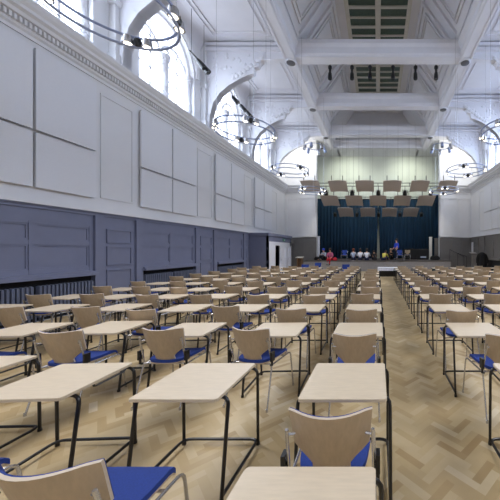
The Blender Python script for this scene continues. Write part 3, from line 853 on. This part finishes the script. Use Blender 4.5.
FAR = [1.285, 2.46, 3.83, 5.14, 6.32, 7.48]
while len(FAR) < 13: FAR.append(FAR[-1] + 1.19)
LEFT = [-0.24, -1.32, -2.40, -3.47, -4.52, -5.58, -6.62]
RIGHT = [1.23, 2.27, 3.32, 4.38, 5.43, 6.48]
ADJ = {  # (column, row): (dx desk, drot deg, chair dx, chair gap behind near edge, chair rot)
    (0, 1): (-0.07, 0, 0, 0.35, 0), (0, 2): (0.0, 0, -0.02, 0.40, 1), (0, 3): (0.0, 0, 0, 0.42, 0), (0, 4): (0, 0, 0, 0.55, 0),
    (1, 2): (-0.06, 0, 0.03, 0.775, 0), (1, 3): (0.06, 2, -0.11, 0.22, -10), (1, 4): (0.06, 0, -0.02, 0.50, 0), (1, 5): (0.09, 0, 0, .45, 0),
    (2, 2): (-0.06, 3, 0.06, 0.70, -2), (2, 3): (0.03, 2, 0.0, 0.22, 0), (2, 4): (0.1, 0, -0.04, 0.30, -5),
    (3, 2): (-0.04, 2, 0, 0.3, 0, 0.17), (3, 3): (0.0, 3, 0.08, 0.42, 2, 0.1), (3, 4): (0.15, 4, -0.12, 0.55, -3),
    (4, 3): (0.05, 3, 0.0, 0.35, -3),
    (7, 2): (0.08, 0, 0, 0.3, 0), (7, 3): (0.0, 0, 0.07, 0.42, 6), (7, 4): (0.0, 0, -0.04, 0.62, 2), (7, 5): (0, 0, 0, 0.3, 0),
}
def visible(x, y, z0, z1, hw, hd):
    pts = [px(x + a * hw, max(0.25, y + b * hd), z) for a in (-1, 1) for b in (-1, 1) for z in (z0, z1)]
    return max(p[0] for p in pts) > 1 and min(p[0] for p in pts) < 499 and max(p[1] for p in pts) > 0 and min(p[1] for p in pts) < 499
cols = [(i, x, 'left', i) for i, x in enumerate(LEFT)] + [(7 + i, x, 'right', i) for i, x in enumerate(RIGHT)]
for ci, cx, side, n in cols:
    cnt = ccnt = 0
    last = 11 if ci == 0 else (13 if side == 'left' else 13)
    for k in range(1, last + 1):
        far = FAR[k - 1]
        if len(ADJ.get((ci, k), ())) > 5: far += ADJ[(ci, k)][5]
        if side == 'left' and n >= 1: far += 0.0
        a = ADJ.get((ci, k))
        if a is None:
            big = 1 if n > 0 else 0.4
            a = (R.uniform(-0.05, 0.05) * big, R.uniform(-2.5, 2.5) * big, R.uniform(-0.06, 0.06), R.uniform(0.22, 0.5), R.uniform(-7, 7) * big)
            far += R.uniform(-0.06, 0.06) * big
        x = cx + a[0]; yc = far - 0.3
        nodesk = ci == 1 and k == 1
        if x - 0.35 < -6.95 + 0.3 and yc > LY0 - 0.6: continue   # the lobby stands there
        det = k <= 7
        colname = '%s column %s of the aisle' % (ORD[n], side)
        if visible(x, yc, 0, DZ, 0.34, 0.32) and not nodesk:
            cnt += 1
            place(DK, 'd', det, (x, yc, 0), math.radians(a[1]), 'beech-topped black-framed exam desk, %s from the camera in the %s' % (ORD[cnt - 1], colname), 'single exam desks in rows')
        # chair: its back top sits a[3] behind the near edge of the desk
        yb = (far - 0.6) - a[3]; yo = yb + 0.26; xo = x + a[2]
        if yb < 0.42 or nodesk: continue
        if visible(xo, yo, 0, 0.86, 0.24, 0.28):
            ccnt += 1
            place(CH, 'c', det, (xo, yo, 0), math.radians(a[4]), 'beech-backed blue chair, %s from the camera in the %s' % (ORD[ccnt - 1], colname), 'beech chairs with blue seats')

# ------------------------------------------------------------------ things at the stage end
def at(pxx, y): return (pxx - CX) * y / F
# cloth-covered table in the aisle
root = thing('table', 'long table under a white cloth across the far end of the aisle', 'table', (at(387.7, 16.4), 16.6, 0))
b = MB(); b.box(-0.57, 0.57, -0.3, 0.3, 0.63, 0.66); b.build('tabletop', M['wood_brown'], root)
for sx in (-0.51, 0.51):
    for sy in (-0.26, 0.26):
        b = MB(); b.tube([(sx, sy, 0), (sx, sy, 0.63)], 0.016, 8); b.build('leg', M['black'], root)
b = MB(); b.box(-0.53, 0.53, 0.22, 0.24, 0.1, 0.62); b.build('modesty_panel', M['black'], root)
o = MB(); o.box(-0.59, 0.59, -0.33, 0.33, 0.665, 0.675)
n = 40
for (p0, p1) in (((-0.59, -0.33), (0.59, -0.33)), ((-0.59, -0.33), (-0.59, 0.33)), ((0.59, -0.33), (0.59, 0.33))):
    for i in range(n):
        u, v = i / n, (i + 1) / n
        def pt(t, z):
            w = 0.012 * math.sin(t * 50) if z < 0.6 else 0
            return (p0[0] + (p1[0] - p0[0]) * t + (w if p0[0] == p1[0] else 0), p0[1] + (p1[1] - p0[1]) * t + (w if p0[1] == p1[1] else 0), z)
        o.quad(pt(u, 0.49), pt(v, 0.49), pt(v, 0.675), pt(u, 0.675))
tag(o.build('tablecloth', M['cloth'], None, False, (at(387.7, 16.4), 16.6, 0)), 'white cloth with a short drop over the aisle-end table', 'tablecloth')

# blue chairs turned towards the hall
for pxx, y, z, lab in ((304.5, 16.2, 0, 'blue padded chair facing the hall below the stage, next to the brown stand'), (317.5, 18.4, 0, 'blue padded chair facing the hall, close under the stage front'),
                       (345.5, 16.3, 0, 'blue padded chair facing the hall before the middle of the stage'), (344.3, 23.2, 0.85, 'blue padded chair facing the hall up on the stage'),
                       (399.8, 23.2, 0.85, 'blue padded chair on the stage beside the person in blue')):
    copy_tree(CH[True], lab, 'blue chairs facing the hall', (at(pxx, y), y, z), PI)
copy_tree(CH[True], 'wooden-backed chair turned away on the stage, right of the person in blue', 'beech chairs with blue seats', (at(407.0, 23.4), 23.4, 0.85), 0.1)

# brown stand with pale top at the foot of the left stage wall
root = thing('stand', 'brown wooden stand with a pale top beside the lobby', 'stand', (at(299.8, 21.3), 21.3, 0))
b = MB(); b.box(-0.24, 0.24, -0.22, 0.22, 0, 0.06); b.box(-0.2, 0.2, 0.1, 0.18, 0.06, 1.1); b.box(-0.2, -0.16, -0.15, 0.15, 0.06, 1.1); b.box(0.16, 0.2, -0.15, 0.15, 0.06, 1.1)
for z in (0.4, 0.75): b.box(-0.2, 0.2, -0.15, 0.15, z, z + 0.03)
b.build('body', M['wood_brown'], root)
b = MB(); b.prism([(-0.25, 1.1), (0.22, 1.16), (0.22, 1.2), (-0.25, 1.14)], -0.27, 0.27, lambda u, v, w_: (w_, u, v)); t = b.build('top', M['cream'], root); t['label'] = 'pale sloping top'

# left white strip stands in for doorway light; right panels for pale curtain gaps
def flat(name, x0, x1, y, z0, z1, label, mat):
    b = MB(); b.box(x0, x1, y, y + 0.06, z0, z1); b.box(x0 - 0.03, x1 + 0.03, y - 0.03, y + 0.09, z0, z0 + 0.06); b.box(x0 - 0.02, x1 + 0.02, y - 0.02, y + 0.08, z1 - 0.08, z1)
    tag(b.build(name, mat), label, 'pale stand-in')
flat('doorway_light_strip', at(317.6, 25.1), at(319.7, 25.1), 25.1, 0.85, 2.95, 'narrow white strip for doorway light at the left edge of the stage', M['doorwhite'])
flat('curtain_gap_panel', at(429.2, 25.2), at(432, 25.2), 25.2, 0.85, 2.9, 'narrow upright panel for the pale curtain opening at the right of the stage', M['cream'])
flat('curtain_gap_panel', at(434.5, 25.6), at(438.5, 25.6), 25.6, 0.85, 2.8, 'grey panel for the pale curtain opening behind the black bag', M['dado_grey'])
def bag(x, y, z, w, h, d, label, mat, cat='bag', name='bag'):
    root = thing(name, label, cat, (x, y, z))
    b = MB(); n = 8
    b.lathe([(0.7, 0.0), (0.98, 0.12), (1.0, 0.5), (0.8, 0.9), (0.35, 1.0)], seg=14)
    b.v = [(v[0] * w / 2, v[1] * d / 2, v[2] * h) for v in b.v]; b.build('body', mat, root, True)
    b = MB(); b.tube(fillet([(-w * 0.2, 0, h * 0.9), (-w * 0.15, 0, h * 1.15), (w * 0.15, 0, h * 1.15), (w * 0.2, 0, h * 0.9)], 0.05), 0.012, 6); b.build('handle', mat, root, True)
bag(at(435, 24.0), 24.0, 0.85, 0.85, 0.36, 0.45, 'black bag lying on the right end of the stage', M['black_cloth'])
bag(at(317, 23.6), 23.6, 0.85, 0.5, 0.28, 0.35, 'black bag on the stage at foot of white light strip', M['black_cloth'])
bag(at(335.2, 22.8), 22.65, 0.85, 0.36, 0.24, 0.3, 'red bag on the stage edge beside the person in pink', M['c_red'])
bag(at(433.5, 19.8), 19.8, 0.0, 0.36, 0.42, 0.3, 'dark teal bin bag standing below the right of the stage', M['teal'])
# long black draped bench in front of the curtain
root = thing('draped_bench', 'long black draped bench before the curtain on the right of stage', 'bench', (at(416, 25.2), 25.2, 0.85))
b = MB()
for i in range(48):
    a0, a1 = i / 48, (i + 1) / 48
    f = lambda t: (-1.1 + 2.2 * t, -0.35 + 0.02 * math.sin(t * 90))
    (xa, ya), (xb, yb) = f(a0), f(a1)
    b.quad((xa, ya, 0.0), (xb, yb, 0.0), (xb, -0.33, 0.95 + 0.05 * math.sin(a1 * 6)), (xa, -0.33, 0.95 + 0.05 * math.sin(a0 * 6)))
    b.quad((xa, -0.33, 0.95 + 0.05 * math.sin(a0 * 6)), (xb, -0.33, 0.95 + 0.05 * math.sin(a1 * 6)), (xb, 0.35, 0.97), (xa, 0.35, 0.97))
b.box(-1.08, 1.08, 0.33, 0.35, 0, 0.96); b.box(-1.1, -1.08, -0.33, 0.35, 0, 0.93); b.box(1.08, 1.1, -0.33, 0.35, 0, 0.93)
b.build('drape', M['black_cloth'], root)
b = MB(); b.box(0.35, 0.85, -0.42, -0.38, 0.16, 0.3); b.build('blue_light_patch', M['c_pale'], root)  # pale block stands in for the blue light by the bench

# handrails of the steps on the right of the stage
root = thing('stair_handrail', 'thin dark handrail sloping down beside the right of the stage', 'handrail', (6.35, 23.6, 0))
for k, (y, x0, z0, x1, z1) in enumerate(((0, -0.25, 1.75, 0.95, 1.15), (-0.25, 0.35, 1.45, 1.1, 1.15))):
    b = MB(); b.tube([(x0, y, z0), (x1, y, z1)], 0.022, 6); b.build('rail', M['black'], root, True)
    b = MB(); b.tube([(x1, y, z1), (x1, y, 0)], 0.018, 6); b.tube([(x0, y, z0), (x0, y, 0.0)], 0.018, 6); b.build('post', M['black'], root, True)
# lectern and coat by the right wall
root = thing('lectern', 'slim grey lectern beside the black coat at the right wall', 'lectern', (at(474, 20.6), 20.6, 0))
b = MB(); b.box(-0.16, 0.16, -0.14, 0.14, 0.04, 1.42); b.build('column', M['dado_grey'], root)
b = MB(); b.box(-0.24, 0.24, -0.22, 0.22, 0, 0.05); b.build('base', M['dado_grey'], root)
b = MB(); b.prism([(-0.24, 1.42), (0.22, 1.52), (0.22, 1.55), (-0.24, 1.45)], -0.3, 0.16, lambda u, v, w_: (w_, u, v)); b.build('reading_top', M['dado_grey'], root)
root = thing('coat_stand', 'coat stand hidden under the black coat by the right wall', 'coat stand', (at(482, 20.0), 20.0, 0))
b = MB(); b.tube([(0, 0, 0), (0, 0, 1.56)], 0.02, 8); b.build('pole', M['black'], root, True)
b = MB(); b.lathe([(0.24, 0), (0.22, 0.03), (0.03, 0.05)], seg=16); b.build('base', M['black'], root, True)
b = MB(); b.tube([(-0.2, 0, 1.42), (0, 0, 1.5), (0.2, 0, 1.42)], 0.015, 6); b.build('hook', M['black'], root, True)
b = MB(); n = 28; prof = [(0.34, 0.45), (0.36, 0.6), (0.33, 0.95), (0.31, 1.2), (0.29, 1.4), (0.2, 1.5), (0.09, 1.55)]
vs = []; fs = []
for r, z in prof:
    for k in range(n):
        a = 2 * PI * k / n; rr = r * (1 + 0.07 * math.sin(5 * a) * (1.6 - z))
        vs.append((rr * math.cos(a), rr * 0.6 * math.sin(a), z))
for i in range(len(prof) - 1):
    for k in range(n): fs.append((i * n + k, i * n + (k + 1) % n, (i + 1) * n + (k + 1) % n, (i + 1) * n + k))
b.add(vs, fs)
root = thing('coat', 'long black coat hanging on a stand by the right wall', 'coat', (at(482, 20.0), 20.0, 0))
b.build('body', M['black_cloth'], root, True)
for s in (-1, 1):
    b = MB(); b.tube([(s * 0.24, 0, 1.42), (s * 0.36, -0.03, 1.1), (s * 0.37, -0.05, 0.75)], 0.075, 8); b.build('sleeve', M['black_cloth'], root, True)

# ------------------------------------------------------------------ people on the stage
def skin_obj(name, verts, edges, radii, mat, parent=None, root_i=0):
    me = bpy.data.meshes.new(name); me.from_pydata(verts, edges, []); me.materials.append(mat)
    o = link(name, me, parent)
    md = o.modifiers.new('Skin', 'SKIN'); md.use_smooth_shade = True
    sv = me.skin_vertices[0].data
    for i, r in enumerate(radii):
        sv[i].radius = (r, r) if not isinstance(r, tuple) else r
        sv[i].use_root = (i == root_i)
    ss = o.modifiers.new('Sub', 'SUBSURF'); ss.levels = 1; ss.render_levels = 1
    return o
def person(x, y, z, face, pose, top, legs, hair, label):
    """face: heading in radians (0 looks towards +Y, the back of the stage)"""
    root = thing('person', label, 'person', (x, y, z), face, 'people on the stage')
    if pose == 'stand':
        hip, kneeL, kneeR, ankL, ankR, toe = 0.92, (-.1, .03, .5), (.1, .0, .5), (-.11, 0, .08), (.11, -.02, .08), .16
        sp = [(0, 0, hip), (0, .01, hip + .22), (0, 0, hip + .46), (0, .01, hip + .58), (0, .03, hip + .66), (0, .03, hip + .8)]
        elL, elR, haL, haR = (-.26, .0, 1.12), (.26, .02, 1.12), (-.24, .16, .95), (.22, .2, 1.0)
    elif pose == 'floor':     # sitting on the floor, knees drawn up
        hip = 0.12; kneeL, kneeR, ankL, ankR, toe = (-.16, .38, .42), (.16, .38, .42), (-.13, .62, .06), (.13, .62, .06), .14
        sp = [(0, 0, hip), (0, .02, hip + .2), (0, .06, hip + .44), (0, .09, hip + .55), (0, .12, hip + .62), (0, .14, hip + .75)]
        elL, elR, haL, haR = (-.27, .2, .36), (.27, .2, .36), (-.16, .38, .46), (.16, .38, .46)
    elif pose == 'bent':      # sitting, bowed forward
        hip = 0.12; kneeL, kneeR, ankL, ankR, toe = (-.22, .34, .3), (.22, .34, .3), (-.1, .5, .06), (.1, .5, .06), .12
        sp = [(0, 0, hip), (0, .06, hip + .2), (0, .2, hip + .38), (0, .28, hip + .45), (0, .34, hip + .49), (0, .43, hip + .56)]
        elL, elR, haL, haR = (-.25, .36, .28), (.25, .36, .28), (-.1, .5, .14), (.1, .5, .14)
    else:                     # on the stage edge, shins hanging over
        hip = 0.12; kneeL, kneeR, ankL, ankR, toe = (-.1, .45, .13), (.1, .45, .13), (-.1, .5, -.28), (.1, .48, -.28), .13
        sp = [(0, 0, hip), (0, .0, hip + .2), (0, .02, hip + .44), (0, .04, hip + .56), (0, .06, hip + .63), (0, .09, hip + .77)]
        elL, elR, haL, haR = (-.26, .1, .36), (.26, .1, .36), (-.12, .32, .2), (.12, .32, .2)
    V = list(sp); E = [(0, 1), (1, 2), (2, 3), (3, 4), (4, 5)]; RA = [.13, .125, .15, .06, .055, .1]
    def ch(start, pts, rs):
        p = start
        for q, r in zip(pts, rs):
            V.append(q); RA.append(r); E.append((p, len(V) - 1)); p = len(V) - 1
        return p
    nk = V[2]
    hd = []
    for s, el, ha, kn, an in ((-1, elL, haL, kneeL, ankL), (1, elR, haR, kneeR, ankR)):
        e = ch(2, [(s * .17, nk[1], nk[2] + .03), el, ha], [.06, .045, .032])
        hv = Vector(ha); d = (hv - Vector(el)).normalized()
        ch(e, [tuple(hv + d * .08)], [.036]); hd.append((hv, d, s))
        k = ch(0, [(s * .09, V[0][1] + .02, V[0][2] - (.06 if pose == 'stand' else 0)), kn, an, (an[0], an[1] + toe, an[2] - .03)], [.085, .06, .04, .036])
    body = skin_obj('body', V, E, RA, M['skin'], root)
    hx = Vector(sp[5]); fw = Vector((0, 1, -0.1 if pose != 'bent' else -0.6)).normalized()
    # clothing
    tv = [V[0], V[1], V[2], (nk[0], nk[1], nk[2] + .07)]; te = [(0, 1), (1, 2), (2, 3)]; tr = [.148, .142, .166, .09]
    for s, el, ha in ((-1, elL, haL), (1, elR, haR)):
        sh = (s * .17, nk[1], nk[2] + .03); mid = tuple(Vector(el) * .35 + Vector(ha) * .65)
        i = len(tv); tv += [sh, el, mid]; tr += [.08, .062, .05]; te += [(2, i), (i, i + 1), (i + 1, i + 2)]
    skin_obj('top', tv, te, tr, top, root)
    lv = [V[0]]; le = []; lr = [.15]
    for s, kn, an in ((-1, kneeL, ankL), (1, kneeR, ankR)):
        i = len(lv); lv += [(s * .09, V[0][1] + .02, V[0][2] - (.06 if pose == 'stand' else 0)), kn, an]; lr += [.1, .077, .06]; le += [(0, i), (i, i + 1), (i + 1, i + 2)]
    skin_obj('trousers', lv, le, lr, legs, root)
    for s, an in ((-1, ankL), (1, ankR)):
        b = MB(); b.ball((an[0], an[1] + toe * .45, an[2] - .03), .05, 8, 0, (.9, 2.4, .9)); b.build('shoe', M['c_black'], root, True)
    b = MB(); c = hx - fw * .03 + Vector((0, 0, .035))
    b.ball(tuple(c), .118, 12, 0, (.92, 1.0, 1.0)); b.ball(tuple(c + Vector((0, -.05, -.06))), .09, 10, 0, (1, .7, 1.1)); b.build('hair', hair, root, True)
    f = MB(); fc = hx + fw * .1
    f.ball(tuple(fc + Vector((0, .01, -.015))), .018, 6, 0, (.8, 1.2, 1.3)); f.ball(tuple(fc + Vector((0, -.005, -.06))), .022, 6, 1, (1.3, .5, .4))
    for s in (-1, 1): f.ball(tuple(fc + Vector((s * .036, -.008, .02))), .012, 6, 2)
    f.build('face', [M['skin'], M['c_pink'], M['c_black']], root, True)
    hb = MB()
    for hv, d, s in hd:    # fingers, thumb at the side of the palm
        sd = d.cross(Vector((0, 0, 1))); sd = sd.normalized() if sd.length > 1e-3 else Vector((0, 1, 0))
        dn = sd.cross(d).normalized(); b0 = hv + d * .09
        for q, L in zip((-1.5, -.5, .5, 1.5), (.065, .08, .075, .055)):
            p = b0 + sd * .017 * q; hb.tube([p - d * .03, p + d * L * .55, p + d * L * .9 - dn * .025], .009, 6)
        t = hv + d * .035 + sd * .03 * -s; hb.tube([t, t + sd * .03 * -s + d * .03, t + sd * .035 * -s + d * .06], .01, 6)
    hb.build('fingers', M['skin'], root, True)
P = [
    (353.4, 24.2, 0, 'floor', 'c_pale', 'c_navy', 'hair_red', 'person with auburn hair in a pale top seated on stage, left of two white shirts'),
    (360.2, 23.8, 0, 'floor', 'c_white', 'c_navy', 'hair_dark', 'person in a white shirt seated on stage, middle of three backs'),
    (366.8, 23.4, 0, 'floor', 'c_white', 'c_navy', 'hair_dark', 'person in a white shirt seated on stage, right of three backs'),
    (324.3, 23.6, 2.7, 'floor', 'c_pale', 'c_black', 'c_blue', 'person in a pale top and blue head covering seated at left of stage'),
    (330.3, 22.85, 3.0, 'edge', 'c_pink', 'c_red', 'hair_dark', 'person in a pink top sitting on the left part of the stage edge'),
    (374.6, 24.2, 0.2, 'bent', 'c_black', 'c_black', 'hair_dark', 'person in black crouched on stage below the curtain slit'),
    (383.6, 23.2, -0.5, 'bent', 'c_yellow', 'c_navy', 'hair_dark', 'person in a yellow top bent forward on the stage'),
    (391.4, 24.8, 2.6, 'floor', 'c_black', 'c_black', 'hair_grey', 'fair-haired person in dark clothes seated right of the yellow top'),
    (396.6, 24.2, 2.2, 'stand', 'c_blue', 'c_navy', 'hair_dark', 'person standing on the stage in royal blue'),
]
for pxx, y, face, pose, t, l, h, lab in P:
    person(at(pxx, y), y, 0.85, face, pose, M[t], M[l], M[h], lab)

# ------------------------------------------------------------------ lights
def light(kind, name, loc, energy, color=(1, 1, 1), **kw):
    d = bpy.data.lights.new(name, kind); d.energy = energy; d.color = color
    for k, v in kw.items():
        if k != 'rot': setattr(d, k, v)
    o = bpy.data.objects.new(name, d); COL.objects.link(o); o.location = loc
    if 'rot' in kw: o.rotation_euler = kw['rot']
    return o
for i, (x, y, z) in enumerate(LAMPS):
    light('SPOT', 'chandelier_light', (x, y, z), 330, (1.0, 0.95, 0.90), shadow_soft_size=0.7, spot_size=math.radians(135), spot_blend=0.8)
for x, y in ((-4.16, -0.05), (4.16, -0.05), (4.16, 4.35), (-4.16, -4.45), (4.16, -4.45)):
    light('SPOT', 'chandelier_light', (x, y, 5.3), 330, (1.0, 0.95, 0.90), shadow_soft_size=0.7, spot_size=math.radians(135), spot_blend=0.8)
for s in (-1, 1):
    light('SPOT', 'stage_wash', (s * 3.0, 25.3, 10.9), 420, (0.96, 1.0, 0.86), spot_size=math.radians(110), spot_blend=0.9, shadow_soft_size=0.3, rot=(math.radians(50), 0, 0))
    light('POINT', 'aisle_wash', (s * 6.6, 22.6, 9.6), 130, (1.0, 1.0, 0.92), shadow_soft_size=0.3)
for p in STAGE:
    light('SPOT', 'stage_light_beam', p, 170, (1.0, 0.97, 0.92), spot_size=math.radians(85), spot_blend=0.8, shadow_soft_size=0.15, rot=(math.radians(38), 0, 0))
# daylight falling through the windows of each side
for s in (-1, 1):
    for yc in BAYS:
        light('AREA', 'window_daylight', (s * (W + 0.1), yc, 8.75), 68, (0.64, 0.79, 1.0) if s > 0 else (0.72, 0.85, 1.0), shape='RECTANGLE', size=2.6, size_y=2.4, rot=(0, math.radians(-68 if s < 0 else 68), 0))
w = bpy.data.worlds.new('world'); SC.world = w; w.use_nodes = True
w.node_tree.nodes['Background'].inputs['Color'].default_value = (0.7, 0.8, 1.0, 1); w.node_tree.nodes['Background'].inputs['Strength'].default_value = 0.6

# ------------------------------------------------------------------ camera
cd = bpy.data.cameras.new('camera'); cam = bpy.data.objects.new('camera', cd); COL.objects.link(cam)
cam.location = (0, 0, CAMZ); cam.rotation_euler = (PI / 2, 0, 0)
cd.sensor_width = 36; cd.sensor_fit = 'HORIZONTAL'; cd.lens = 36 * F / 500
cd.shift_x = (250 - CX) / 500; cd.shift_y = (CY - 250) / 500
cd.clip_start = 0.02; cd.clip_end = 200
SC.camera = cam
vs = SC.view_settings
vs.view_transform = 'Standard'; vs.look = 'None'; vs.gamma = 1; vs.use_curve_mapping = False; vs.exposure = 0.2
